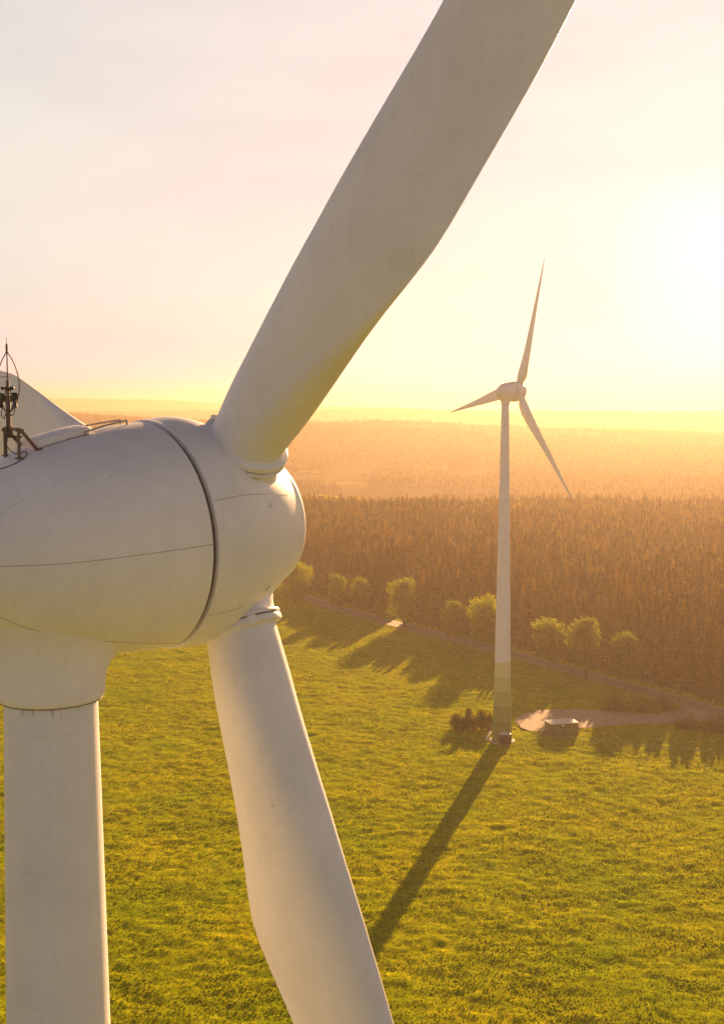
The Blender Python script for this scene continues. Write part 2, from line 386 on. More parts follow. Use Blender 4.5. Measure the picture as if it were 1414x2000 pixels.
# blade stations: r, LE (tangential, axial), TE (tangential, axial), thickness ratio, airfoil weight
LE_K = [(2.57, -.83, 0), (3.3, -.815, .03), (4.6, -.745, .13), (6.8, -.715, .28), (9.1, -.65, .40), (10.7, -.53, .50), (12.3, -.36, .59), (14.5, -.24, .68), (19, -.20, .60), (25, -.20, .45), (32, -.16, .32), (34.6, -.05, .30), (35.0, .02, .30)]
TE_K = [(2.57, .81, 0), (4.6, 1.34, -.07), (6.8, 1.97, -.16), (8.4, 2.46, -.20), (9.1, 2.66, -.20), (9.8, 2.67, -.12), (11, 2.62, .05), (12.3, 2.62, .24), (14.5, 2.58, .42), (19, 2.00, .42), (25, 1.20, .25), (32, .52, .22), (34.6, .26, .28), (35.0, .10, .30)]
TH_K = [(2.57, 1.0), (4.0, .90), (6.0, .62), (8.0, .40), (9.3, .31), (12.3, .25), (17, .21), (25, .17), (35, .13)]
W_K = [(2.57, 0), (3.1, .02), (5.0, .40), (7.5, .85), (9.3, 1.0), (35, 1.0)]
TT_K = [(2.57, 1.0), (4.0, .75), (6.0, .42), (8.0, .16), (9.3, .05), (12, .02), (35, .015)]
LE_S = [(2.57, -.795, 0), (9, -.72, .08), (20, -.48, .10), (32, -.16, .10), (34.6, -.06, .1), (35, .0, .1)]
TE_S = [(2.57, .795, 0), (4, 1.75, -.06), (6.0, 2.40, -.16), (8.5, 2.45, -.18), (12, 2.10, -.10), (20, 1.30, 0), (32, .42, .06), (34.6, .2, .09), (35, .06, .1)]
def kk(K, r, j=1): return float(np.interp(r, [k[0] for k in K], [k[j] for k in K]))
def kks(K, r, j=1):
    w_ = .45 + .45 * float(smooth(9, 14, r))
    return sum(kk(K, min(max(r + d * w_, 2.57), 35), j) * q for d, q in ((-2, .1), (-1, .2), (0, .4), (1, .2), (2, .1))) if r > 8 else (kk(K, r, j) * 2 + kk(K, max(r - .35, 2.57), j) + kk(K, min(r + .35, 35), j)) / 4
def make_turbine(name, base, az, hub_h, phase, e_off, loc_label, detail, ztilt=R(2.52), kap=0.0067, r_top=0.98, r_bot=2.42, mat_tower=None, LK=LE_K, TK=TE_K):
    root = bpy.data.objects.new(name, None); col.objects.link(root); root.location = base; root.rotation_euler = (0, 0, -az)
    root['label'] = loc_label; root['category'] = 'wind turbine'
    a = Vector((0, math.cos(ztilt), math.sin(ztilt))); u = Vector((1, 0, 0)); v = u.cross(a)
    C = Vector((0, e_off * math.cos(ztilt), hub_h))
    S = lambda s, th, dr=0.0: C + a * s + (u * math.sin(th) + v * math.cos(th)) * (egg_r(s) + dr)
    # tower
    ztop = hub_h - 3.40
    bm = bmesh.new(); prof = []
    for i in range(61):
        t = i / 60; prof.append((0.0 + ztop * t + 0.0, r_bot + (r_top - r_bot) * t + 0.28 * max(0, 1 - t * 8) ** 2))
    prof.append((ztop + 0.6, r_top))
    bm_lathe(bm, prof, 96)
    bm_obj('tower', bm, mat_tower, root)
    # flared neck between tower and nacelle
    bm = bmesh.new()
    def belly(x, y):
        z = hub_h - 2.4
        for _ in range(30):
            P_ = Vector((x, y, z)) - C; s_ = P_.dot(a); rad = egg_r(max(-6.5, min(1.4, s_)))
            lat = math.sqrt(max(.01, rad * rad - x * x)); z = C.z + s_ * a.z - lat / a.y
        return z
    rings = []
    low = [(ztop + .06, .01), (ztop, .07), (ztop + .03, .115), (ztop + .10, .15), (ztop + .28, .165)]
    for z_, d_ in low: rings.append([Vector((math.cos(t) * (r_top + d_), math.sin(t) * (r_top + d_), z_)) for t in [2 * math.pi * k / 96 for k in range(96)]])
    for q in range(1, 15):
        w_ = q / 14; rho = r_top + .165 + .42 * (1 - math.sqrt(max(0, 1 - w_ * w_))); ring = []
        for k in range(96):
            t = 2 * math.pi * k / 96; x_, y_ = math.cos(t) * rho, math.sin(t) * rho
            ring.append(Vector((x_, y_, ztop + .28 + (belly(x_, y_) + .03 - ztop - .28) * w_)))
        rings.append(ring)
    bm_loft(bm, rings, cap=False)
    bm_tube(bm, [Vector((math.cos(t) * (r_top + .10), math.sin(t) * (r_top + .10), ztop + .012)) for t in [2 * math.pi * k / 72 for k in range(73)]], .014, 6, mi=1)
    bm_obj('tower_neck', bm, [M_paint, M_seam], root)
    # nacelle
    fr = (C, a, u, v)
    bm = bmesh.new()
    ss = list(np.linspace(-6.6, SEAM - .05, 44))
    bm_lathe(bm, [(-6.72, .02), (-6.69, .3)] + [(s, egg_r(s)) for s in ss] + [(SEAM - .03, egg_r(SEAM) - .02), (SEAM - .02, egg_r(SEAM) - .12)], 144, fr)
    bm_lathe(bm, [(SEAM - .06, egg_r(SEAM) - .10), (SEAM + .12, egg_r(SEAM) - .10)], 144, fr, mi=2)
    if detail:
        def seam(th0, s0, s1, th1=None, r=.008):
            th1 = th0 if th1 is None else th1
            bm_tube(bm, [S(s0 + (s1 - s0) * k / 30, th0 + (th1 - th0) * k / 30, -.004) for k in range(31)], r, 5, mi=1)
        seam(R(89.7), SEAM - .06, -6.5, R(91)); seam(R(36.2), SEAM - .3, -6.2, R(48), .0045)
        seam(R(-36), SEAM - .3, -6.2, R(-48), .0045); seam(R(-89.7), SEAM - .06, -6.5)
        seam(R(154), SEAM - .06, -3.6, R(143.5)); seam(R(143.5), -3.6, -5.0, R(139.2)); seam(R(139.2), -5.0, -6.4, R(146))
        seam(R(-154), SEAM - .06, -3.6, R(-143.5)); seam(R(-143.5), -3.6, -6.4, R(-146))
    nac = bm_obj('nacelle', bm, [M_paint, M_seam, M_gap], root)
    # spinner with three blade necks
    bm = bmesh.new()
    s2 = SEAM + .085
    sp = [(s2 + .005, egg_r(s2) - .12), (s2, egg_r(s2) + .005), (s2 + .02, egg_r(s2) + .028), (s2 + .06, egg_r(s2) + .025)] + [(s, egg_r(s) + .02 * max(0, 1 - (s - s2) / .8)) for s in np.linspace(s2 + .12, 1.5, 34)]
    sp += [(1.5 + (NOSE - 1.5) * math.sin(t), PROF_R[-1] * math.cos(t)) for t in np.linspace(0.1, math.pi / 2 - .02, 12)]
    bm_lathe(bm, sp, 144, fr)
    blades = []
    for k in range(3):
        an = phase + k * 2 * math.pi / 3
        bb = u * math.sin(an) + v * math.cos(an); tg = u * math.cos(an) - v * math.sin(an)
        b2 = bb * math.cos(kap) + a * math.sin(kap); a2 = a * math.cos(kap) - bb * math.sin(kap)
        blades.append((b2, tg, a2))
        bm_lathe(bm, [(1.2, 1.10), (1.75, 1.03), (1.95, .965), (2.1, .925), (2.25, .905), (2.40, .90)], 72, (C, b2, tg, a2))
    if detail:
        for th, s0, s1 in ((R(69.5), SEAM + .1, .98), (R(128), SEAM + .1, -.75), (R(-50), SEAM + .1, .9), (R(190), SEAM + .1, .9)):
            bm_tube(bm, [S(s0 + (s1 - s0) * k / 16, th - R(3) * k / 16, -.003 + .02 * max(0, 1 - ((s0 + (s1 - s0) * k / 16) - s2) / .8)) for k in range(17)], .007, 5, mi=1)
        for s, th in ((.06, R(74.3)), (.16, R(124))):
            for ds, dt in ((.05, 0), (-.05, 0), (0, .020), (0, -.020)):
                bm_box(bm, S(s + ds, th + dt, .001), (.022, .022, .022), mi=1)
    bm_obj('spinner', bm, [M_paint, M_seam], root)
    # blades
    for b2, tg, a2 in blades:
        P = lambda r, x, y: C + b2 * r + tg * x + a2 * y
        rs = list(np.linspace(2.57, 12.5, 56)) + list(np.linspace(12.8, 34, 44)) + [34.4, 34.7, 34.88, 34.97, 35.0]
        rings = []; N = 48
        for r in rs:
            le = Vector((kks(LK, r, 1), kks(LK, r, 2))); te = Vector((kks(TK, r, 1), kks(TK, r, 2)))
            ch = te - le; c = ch.length; n = Vector((-ch.y, ch.x)).normalized(); th = kks(TH_K, r) ; w = kks(W_K, r); tt = kks(TT_K, r)
            ring = []
            for i in range(N):
                p = 2 * math.pi * i / N
                xc = (1 - math.cos(p)) / 2                       # 0 at LE, 1 at TE
                circ = math.sin(p) * 0.5 * th * c
                yt = 5 * th * (0.2969 * math.sqrt(max(xc, 0)) - 0.1260 * xc - 0.3516 * xc**2 + 0.2843 * xc**3 - 0.1015 * xc**4)
                # thick rounded trailing edge near the root
                te_t = tt * th * 0.5 * math.sqrt(max(0, 1 - (max(0, (xc - .86) / .14)) ** 2)) * smooth(.25, .9, xc)
                sgn = 1 if p < math.pi else -1
                air = sgn * max(yt, float(te_t)) * c * (1.0 if sgn < 0 else 0.75)
                y = circ * (1 - w) + air * w
                q = le + ch * xc + n * y
                ring.append(P(r, q.x, q.y))
            rings.append(ring)
        bm = bmesh.new(); bm_loft(bm, rings)
        bl = bm_obj('blade', bm, [M_paint, M_seam], root, angle=50)
        bm = bmesh.new()
        bm_lathe(bm, [(2.30, .86), (2.30, .905), (2.31, .985), (2.35, 1.01), (2.385, 1.005), (2.40, .945), (2.42, .942), (2.435, .99), (2.47, 1.01), (2.56, 1.0), (2.585, .95), (2.60, .86), (2.63, .835), (2.70, .815), (2.71, .79)], 96, (C, b2, tg, a2), cap=False)
        # dark joint and small lug
        bm_tube(bm, [C + b2 * 2.412 + (tg * math.cos(t) + a2 * math.sin(t)) * .948 for t in [2 * math.pi * k / 72 for k in range(73)]], .012, 6, mi=1)
        if detail:
            rt = Matrix((tg, a2, b2)).transposed()
            bm_box(bm, C + b2 * 2.50 + (-tg * .90 - a2 * .30), (.16, .22, .22), rt, bevel=.03)
            bm_tube(bm, [C + b2 * 2.74 + (tg * math.cos(t) + a2 * math.sin(t)) * (.80) for t in [2 * math.pi * k / 72 for k in range(73)]], .006, 5, mi=1)
        bm_obj('root_collar', bm, [M_paint, M_seam], bl)
    return root, S, C, a, u, v, nac

# the near turbine
A1 = 0.81522 if False else math.atan2(0.72704928, 0.68518103)
C1 = Vector((-3.59479, 28.05629, CAM_Z - 2.80692)); E1 = 4.22; T1 = R(2.52)
base1 = (C1.x - math.sin(A1) * E1 * math.cos(T1), C1.y - math.cos(A1) * E1 * math.cos(T1), 0)
H1 = C1.z
M_tower = tower_mat('tower_paint', H1 - 3.40)
PH1 = 0.645
t1, S1, CL, aL, uL, vL, nac1 = make_turbine('wind_turbine', base1, A1, H1, PH1, E1,
    'huge close-up wind turbine with egg-shaped nacelle, weather mast and broad blades filling the left side', True, mat_tower=M_tower)
# roof hatch: long raised fairing with a lit flat top
def shell_pt(s, th, dr=0): return S1(s, th, dr)
bm = bmesh.new(); rings = []
for i in range(25):
    s = -4.60 + (1.30) * i / 24
    k = i / 24; h = .16 * float(smooth(-.03, .05, k)) * (1 if k < .97 else .9)
    W = R(9.3 + 1.2 * (1 - k))
    ring = [shell_pt(s, -W, -.08), shell_pt(s, -W, h * .85), shell_pt(s, -W * .93, h), shell_pt(s, -W * .45, h * 1.05), shell_pt(s, 0, h * 1.08), shell_pt(s, W * .45, h * 1.05), shell_pt(s, W * .93, h), shell_pt(s, W, h * .85), shell_pt(s, W, -.08)]
    rings.append(ring)
bm_loft(bm, rings)
for sg in (-1, 1): bm_tube(bm, [shell_pt(-4.58 + 1.28 * i / 20, sg * R(9.5 + 1.2 * (1 - i / 20)), .004) for i in range(21)], .012, 5, mi=1)
bm_obj('roof_hatch', bm, [M_paint, M_seam], nac1, angle=30)
for th0 in (R(-6.0), R(11.0)):
    bm = bmesh.new()
    th1 = th0 * .35
    pts = [shell_pt(-3.42 + 1.2 * i / 12, th0 + (th1 - th0) * i / 12, .095) for i in range(13)]
    bm_tube(bm, pts, .022, 8)
    for i in (0, 12):
        q = shell_pt(-3.42 + 1.2 * i / 12, th0 + (th1 - th0) * i / 12, -.02); bm_tube(bm, [q, pts[i]], .026, 8)
    bm_obj('grab_rail', bm, M_rail, nac1)
# weather mast, standing on a steel trestle on the nacelle roof
mast = bpy.data.objects.new('weather_mast', None); col.objects.link(mast); mast.parent = t1
ms = -4.95
top_at = shell_pt(ms, R(0)); mast.location = top_at; mast.scale = (1, 1, 1.07)
zt = lambda x, y, z: Vector((x, y, z))
def ml(s, th, up=0.0): return shell_pt(s, th) - top_at + Vector((0, 0, up))
bm = bmesh.new()
hz = 0.50
def th_at(x): return x / 2.05
for x in (-.17, .42):
    for y_, top_y in ((0, 0), (.42, .05)):
        foot = ml(ms + y_, th_at(x), -.03); head = Vector((x, top_y, hz)); d = head - foot
        bm_box(bm, (foot + head) / 2, (.055, .055, d.length), d.to_track_quat('Z', 'Y').to_matrix())
        bm_box(bm, foot + Vector((0, 0, .045)), (.13, .13, .025))
    bm_box(bm, (x, .02, hz), (.06, .16, .05))
bm_box(bm, (.12, 0.0, hz + .02), (.68, .07, .06)); bm_box(bm, (.12, .06, hz - .12), (.58, .04, .04))
bm_box(bm, (0, 0, hz - .06), (.12, .12, .16), bevel=.01)
bm_obj('trestle', bm, M_mast, mast, smooth=False)
bm = bmesh.new()
bm_tube(bm, [(0, 0, hz - .15), (0, 0, hz + .05), (0, 0, hz + .55)], .05, 14)
bm_tube(bm, [(0, 0, hz + .55), (0, 0, hz + .95)], .034, 12)
bm_tube(bm, [(0, 0, hz + .95), (0, 0, 2.0)], .013, 8); bm_tube(bm, [(0, 0, 1.98), (0, 0, 2.14)], .024, 10); bm_tube(bm, [(0, 0, 2.14), (0, 0, 2.26)], .006, 6)
for z, r in ((hz + .05, .075), (hz + .3, .06), (hz + .55, .06), (hz + .78, .05)):
    bm_lathe(bm, [(z - .025, r), (z + .025, r)], 14)
bm_obj('pole', bm, M_mast, mast)
bm = bmesh.new()
for sg in (-1, 1):
    pts = [(0, 0, 2.02)] + [(sg * .36 * math.sin(math.pi * min(1, (t * 1.0))) ** .8 * .0 + sg * x, 0, z) for t, x, z in ((0, .06, 1.96), (0, .20, 1.86), (0, .34, 1.72), (0, .45, 1.55), (0, .50, 1.38), (0, .48, 1.22), (0, .40, 1.07), (0, .28, .95), (0, .16, .88), (0, .05, .84))]
    bm_tube(bm, pts, .011, 8)
bm_obj('lightning_hoop', bm, M_mast, mast)
# sensors: two cup anemometers on upper yoke, two housings on arms
def sensor(x, z, kind):
    bm = bmesh.new()
    if kind == 'cup':
        bm_tube(bm, [(x, 0, z - .10), (x, 0, z + .03)], .012, 8)
        for q in range(3):
            an = q * 2.094 + .4; c = Vector((x + .06 * math.cos(an), .06 * math.sin(an), z))
            bm_tube(bm, [(x, 0, z), c], .005, 6)
            bmesh.ops.create_uvsphere(bm, u_segments=12, v_segments=8, radius=.036, matrix=Matrix.Translation(c))
    else:
        M = Matrix.Rotation(R(-25) * (1 if x > 0 else -1), 3, 'Y')
        bm_box(bm, (x, 0, z), (.17, .12, .13), M, bevel=.02)
        bm_tube(bm, [(x + .03 * (1 if x > 0 else -1), 0, z - .07), (x + .06 * (1 if x > 0 else -1), 0, z - .20)], .042, 10)
        bm_tube(bm, [(0, 0, z - .30), (x * .5, 0, z - .26), (x, 0, z - .12)], .016, 8)
    bm_obj('wind_sensor', bm, M_black, mast)
for x in (-.11, .11): sensor(x, 1.30, 'cup')
for x in (-.25, .25): sensor(x, 1.13, 'box')
bm = bmesh.new()
bm_tube(bm, [(-.5, 0, 1.52), (.05, 0, 1.52)], .008, 6)
bm_obj('cross_arm', bm, M_mast, mast)
bm = bmesh.new(); bm_tube(bm, [(-.13, 0, 1.2), (.13, 0, 1.2)], .010, 6); bm_obj('cross_arm', bm, M_mast, mast)
bm = bmesh.new()
def cable(pts, r=.010):
    P = [Vector(p) for p in pts]; res = []
    for i in range(len(P) - 1):
        p0 = P[max(i - 1, 0)]; p1 = P[i]; p2 = P[i + 1]; p3 = P[min(i + 2, len(P) - 1)]
        for k in range(5):
            t = k / 5; res.append(0.5 * ((2 * p1) + (p2 - p0) * t + (2 * p0 - 5 * p1 + 4 * p2 - p3) * t * t + (-p0 + 3 * p1 - 3 * p2 + p3) * t ** 3))
    res.append(P[-1]); bm_tube(bm, res, r, 6)
cable([(.29, 0, .95), (.30, -.02, .85), (.20, -.03, .78), (.08, -.03, .88), (.03, -.05, .9)])
cable([(-.24, 0, .95), (-.27, -.02, .80), (-.14, -.03, .72), (-.03, -.05, .80)])
cable([(.02, -.06, .85), (.04, -.06, .6), (.06, -.08, .42), (.12, -.10, .3), (.1, -.12, .42), (.16, -.08, .5)])
cable([(.0, -.06, .5), (.05, -.1, .25), tuple(ml(-4.9, R(3), .03)), tuple(ml(-4.75, R(9), .02)), tuple(ml(-4.9, R(15), .02)), tuple(ml(-5.15, R(13), .02)), tuple(ml(-5.3, R(6), .03)), tuple(ml(-5.2, R(-2), .03))])
bm_obj('cable', bm, M_black, mast)

# the standing turbine out in the meadow
M_tower2 = tower_mat('tower_paint_far', 89.2)
A2 = R(63.0)
hub2_y = TOW[1] + 3.9 * math.cos(A2)
t2, S2, *_ = make_turbine('wind_turbine', (TOW[0], TOW[1], 0), A2, 92.2, R(20.8), 3.9,
    'distant white wind turbine standing in the meadow, its tower foot banded in green', False, mat_tower=M_tower2, LK=LE_S, TK=TE_S)
M_conc = simple('concrete', (0.35, 0.31, 0.27), (0.50, 0.45, 0.40), 2, 0.9, bump=0.3)
M_redbrown = simple('red_brown_door_housing', (0.05, 0.02, 0.014), (0.08, 0.03, 0.02), 3, 0.6)
M_palem = simple('pale_sheet_roof', (0.50, 0.46, 0.40), (0.66, 0.62, 0.56), 1.2, 0.8)
bm = bmesh.new(); bm_lathe(bm, [(-.4, 3.5), (.10, 3.5), (.14, 3.4), (.145, 2.3)], 64); bm_obj('concrete_plinth', bm, M_conc, t2, angle=30)
w2l = Matrix.Rotation(A2, 3, 'Z')       # world direction to the turbine's own frame
def L2(x, y, z): return w2l @ Vector((x, y, 0)) + Vector((0, 0, z))
dh = bpy.data.objects.new('entrance_housing', None); col.objects.link(dh); dh.parent = t2; dh.location = L2(.55, -3.0, .145); dh.rotation_euler = (0, 0, A2)
bm = bmesh.new(); bm_box(bm, (0, 0, 1.3), (2.9, 1.7, 2.6), bevel=.04)
for k in range(4): bm_box(bm, (-.4, -.86, .7 + .35 * k), (1.1, .03, .06), mi=0)
bm_obj('housing_wall', bm, M_redbrown, dh, angle=30)
bm = bmesh.new(); bm_box(bm, (-.4, -.1, 2.68), (2.0, 1.9, .10), Matrix.Rotation(R(6), 3, 'X'), bevel=.02); bm_obj('housing_roof', bm, M_palem, dh, angle=30)
st = bpy.data.objects.new('stairs', None); col.objects.link(st); st.parent = t2; st.location = L2(-3.6, -.6, 0.145); st.rotation_euler = (0, 0, A2)
bm = bmesh.new()
for k in range(9): bm_box(bm, (-.7 + .16 * k, 0, .16 + .27 * k), (.30, 1.1, .05))
bm_obj('tread', bm, M_palem, st, smooth=False)
for yy in (-.55, .55):
    bm = bmesh.new(); bm_tube(bm, [(-.8, yy, .05), (.65, yy, 2.45)], .05, 6); bm_tube(bm, [(-.8, yy, 1.0), (.65, yy, 3.4)], .03, 6)
    for k in range(4): bm_tube(bm, [(-.8 + .48 * k, yy, .05 + .8 * k), (-.8 + .48 * k, yy, 1.0 + .8 * k)], .025, 6)
    bm_obj('handrail', bm, M_palem, st)

# transformer kiosk
M_olive = simple('olive_render', (0.12, 0.115, 0.035), (0.17, 0.16, 0.055), 0.9, 0.85, bump=.3, bscale=12)
M_sign = simple('sign_enamel', (0.60, 0.60, 0.58), (0.72, 0.72, 0.70), 3, 0.4)
kx, ky = 54.2, 317.0
ks = bpy.data.objects.new('transformer_kiosk', None); col.objects.link(ks); ks.location = (kx, ky, 0); ks.rotation_euler = (0, 0, R(13))
ks['label'] = 'low olive green box hut with pale flat roof beside the gravel yard'; ks['category'] = 'transformer hut'
bm = bmesh.new(); bm_box(bm, (0, .5, 1.5), (7.9, 4.4, 3.2)); bm_obj('wall', bm, M_olive, ks, smooth=False)
bm = bmesh.new(); bm_box(bm, (0, .5, 3.18), (8.2, 4.8, .16), bevel=.01); bm_obj('roof', bm, M_palem, ks, angle=30)
for x in (-2.3, 0.2):
    bm = bmesh.new(); bm_box(bm, (x, -1.72, 1.25), (1.9, .06, 2.3), bevel=.01)
    for k in range(6): bm_box(bm, (x, -1.76, 1.5 + .13 * k), (1.2, .03, .05))
    d_ = bm_obj('door', bm, M_olive, ks, angle=30)
    bm = bmesh.new(); bm_box(bm, (x + .7, -1.79, 1.1), (.06, .06, .25)); bm_obj('handle', bm, M_black, d_, smooth=False)
bm = bmesh.new(); bm_box(bm, (-.55, -1.80, 2.65), (.8, .04, .42)); bm_obj('warning_sign', bm, M_sign, ks, smooth=False)
M_crate = simple('brown_wood', (0.10, 0.055, 0.03), (0.20, 0.12, 0.06), 6, 0.8)
cx, cyy = pix(1062, 1437)
cr = bpy.data.objects.new('wooden_crate', None); col.objects.link(cr); cr.location = (cx, cyy, 0.05); cr.rotation_euler = (0, 0, R(10))
cr['label'] = 'small brown wooden crate on the grass beside the hut wall'; cr['category'] = 'crate'
bm = bmesh.new()
for k in range(4):
    for yy in (-.42, .42): bm_box(bm, (0, yy, .14 + .25 * k), (1.3, .04, .2))
    for xx in (-.64, .64): bm_box(bm, (xx, 0, .14 + .25 * k), (.04, .80, .2))
bm_obj('side_board', bm, M_crate, cr, smooth=False)
bm = bmesh.new()
for k in range(5): bm_box(bm, (-.54 + .27 * k, 0, 1.04), (.24, .95, .04))
bm_obj('lid', bm, M_crate, cr, smooth=False)

# road delineator posts
i = 0
for px, py, w in ((725, 1196, 'near the sunlit gap in the forest shade'), (1060, 1286, 'behind the domed tree right of the standing turbine'), (1271, 1338, 'on the verge right of the last roadside tree'), (1392, 1372, 'closest of the white posts, at the right edge')):
    x, y = pix(px, py)
    p = bpy.data.objects.new('delineator_post', None); col.objects.link(p); p.location = (x, y, 0)
    p['label'] = 'small white road marker post ' + w; p['category'] = 'marker post'; p['group'] = 'marker posts along the road'
    bm = bmesh.new(); bm_tube(bm, [(0, 0, -.2), (0, 0, .98)], [.10, .08], 10); bm_obj('post', bm, M_sign, p)
    bm = bmesh.new(); bm_lathe(bm, [(.74, .0915), (.90, .0885)], 10); bm_obj('black_band', bm, M_black, p)

# electric wire fence across the meadow
fp = [pix(*q) for q in ((842, 1412), (881, 1416), (921, 1421), (960, 1426), (1010, 1433), (1055, 1438), (1090, 1442), (1124, 1446), (1180, 1454), (1230, 1459), (1258, 1461), (1310, 1466), (1360, 1470), (1414, 1475), (1500, 1484))]
fence = bpy.data.objects.new('wire_fence', None); col.objects.link(fence); fence.location = (*fp[0], 0)
fence['label'] = 'thin pale wire fence on slender posts running across the meadow'; fence['category'] = 'fence'
f0 = Vector((*fp[0], 0))
for q in fp:
    bm = bmesh.new(); q_ = Vector((*q, 0)) - f0; bm_tube(bm, [q_ - Vector((0, 0, .2)), q_ + Vector((0, 0, .95))], .028, 6); bm_obj('fence_post', bm, M_rail, fence)
bm = bmesh.new()
for h in (.5, .9):
    pts = []
    for a_, b_ in zip(fp[:-1], fp[1:]):
        for k in range(6):
            t = k / 6; pts.append(Vector((a_[0] + (b_[0] - a_[0]) * t, a_[1] + (b_[1] - a_[1]) * t, h - .12 * math.sin(math.pi * t))) - f0)
    bm_tube(bm, pts, .018, 5)
bm_obj('wire', bm, M_sign, fence)

# ------------------------------------------------------------------ vegetation
def leaf_cloud(centers, size, seed, squash=0.8):
    """small bent leaf sprigs (two triangles each) at the given centres"""
    g = np.random.default_rng(seed); n = len(centers)
    a = g.normal(size=(n, 3)); a /= np.linalg.norm(a, axis=1)[:, None]
    b = np.cross(a, g.normal(size=(n, 3))); b /= np.linalg.norm(b, axis=1)[:, None]
    c = np.cross(a, b); s = (size * (0.6 + 0.8 * g.random(n)))[:, None]
    V = np.stack([centers - a * s, centers + b * s * .55 + c * s * .15, centers + a * s, centers - b * s * .55 + c * s * .15], 1).reshape(-1, 3)
    i = np.arange(n)[:, None] * 4
    return V, np.concatenate([i, i + 1, i + 2, i + 3], 1)
def limb_tree(name, loc, H, W, seed, label, group=None, mat=None, trunk_h=0.28, lean=0.0, squat=1.0, cat='tree', n_leaf=5200, top_bias=1.0, leaf=.30):
    rnd = random.Random(seed); g = np.random.default_rng(seed)
    root = bpy.data.objects.new(name, None); col.objects.link(root); root.location = (*loc, 0)
    root['label'] = label; root['category'] = cat
    if group: root['group'] = group
    bm = bmesh.new(); tr = max(.12, H * .020)
    top = Vector((lean * H, 0, H * .82))
    spine = [Vector((lean * H * t * t + .15 * math.sin(5 * t + seed), .12 * math.cos(4 * t + seed), H * .82 * t)) for t in [k / 8 for k in range(9)]]
    spine[0] = Vector((0, 0, -.3))
    bm_tube(bm, spine, [tr * (1.25 - 1.1 * k / 8) for k in range(9)], 8)
    blobs = []
    nb = rnd.randint(19, 26)
    for k in range(nb):
        t = trunk_h + (0.92 - trunk_h) * (k + .5) / nb
        an = k * 2.4 + rnd.uniform(-.5, .5)
        wz = math.sin(math.pi * min(1, max(0.02, (t - trunk_h * .7) / (1.06 - trunk_h * .7))) ** .85)
        rad = W * .5 * wz * rnd.uniform(.45, .80)
        st_ = spine[min(8, int(t * 8 * .9))]
        e = Vector((st_.x + math.cos(an) * rad, st_.y + math.sin(an) * rad, H * t + rnd.uniform(-.03, .05) * H))
        m = st_.lerp(e, .5) + Vector((0, 0, -.03 * H))
        s0 = Vector((st_.x, st_.y, max(H * trunk_h * .7, e.z - rad * .7)))
        bm_tube(bm, [s0, s0.lerp(e, .5) + Vector((0, 0, .02 * H)), e], [tr * .5, tr * .3, tr * .1], 5)
        blobs.append((np.array(e), W * rnd.uniform(.12, .215)))
    blobs.append((np.array([lean * H, 0, H * .88]), W * .17)); blobs.append((np.array([lean * H * .8, 0, H * .7]), W * .24)); blobs.append((np.array([0, 0, H * .5]), W * .24))
    bm_obj('trunk', bm, M_bark, root)
    tot = sum(r ** 2 for _, r in blobs); pts = []
    for c, r in blobs:
        m_ = int(n_leaf * r * r / tot); d = g.normal(size=(m_, 3)); d /= np.linalg.norm(d, axis=1)[:, None]
        rr = r * (0.35 + 0.75 * g.random(m_) ** .55) * (1 + .25 * np.sin(d[:, 0] * 7 + d[:, 2] * 5 + seed))
        p = c + d * rr[:, None] * np.array([1, 1, .85 * squat]); pts.append(p)
    V_, F_ = leaf_cloud(np.concatenate(pts), leaf, seed + 1)
    add_obj('crown', mesh_np('crown', V_, F_, mat or M_leaf), root)
    return root
G_ROAD = 'deciduous trees lining the road'
TREES = [  # px centre, base py, top py, crown width px, label, material
    (578, 1182, 1100, 62, 'bushy deciduous tree half hidden by the spinner of the close turbine', M_leaf, .12, 9000),
    (660, 1200, 1127, 40, 'faint narrow roadside tree, second from left in the shaded row', M_leaf, .25, 4200),
    (703, 1207, 1134, 42, 'slim lit roadside tree left of the sunlit gap, beside a low bushy one', M_leaf, .25, 4800),
    (748, 1212, 1167, 28, 'small young tree just left of the large tree at the sunlit gap', M_leafl, .22, 2600),
    (788, 1226, 1137, 58, 'large round deciduous tree standing at the sunlit gap of the road', M_leaf, .26, 9000),
    (889, 1258, 1180, 54, 'rounded roadside tree left of the standing turbine, the smaller of that pair', M_leaf, .24, 6500),
    (945, 1276, 1174, 68, 'broad lit roadside tree directly left of the standing turbine tower', M_leaf, .26, 9000),
    (1072, 1308, 1216, 62, 'domed roadside tree first right of the standing turbine tower', M_leaf, .30, 7500),
    (1144, 1330, 1211, 70, 'tallest pointed roadside tree, middle one of the three right of the tower', M_leaf, .28, 10000),
    (1222, 1350, 1242, 66, 'rightmost roadside tree with a domed golden crown', M_leaf, .30, 8000),
]
tree_xy = []
for k, (px, by, ty, wp, lab, mt, th_, nl) in enumerate(TREES):
    x, y = pix(px, by); dist = math.hypot(y, CAM_Z); sc_ = dist / FOC
    tree_xy.append((x, y))
    limb_tree('deciduous_tree', (x, y), (by - ty) * sc_ * 1.06, wp * sc_ * 1.22, 11 + k, lab, G_ROAD, mt, th_, lean=random.uniform(-.03, .03), n_leaf=int(nl * 1.6), leaf=.26)

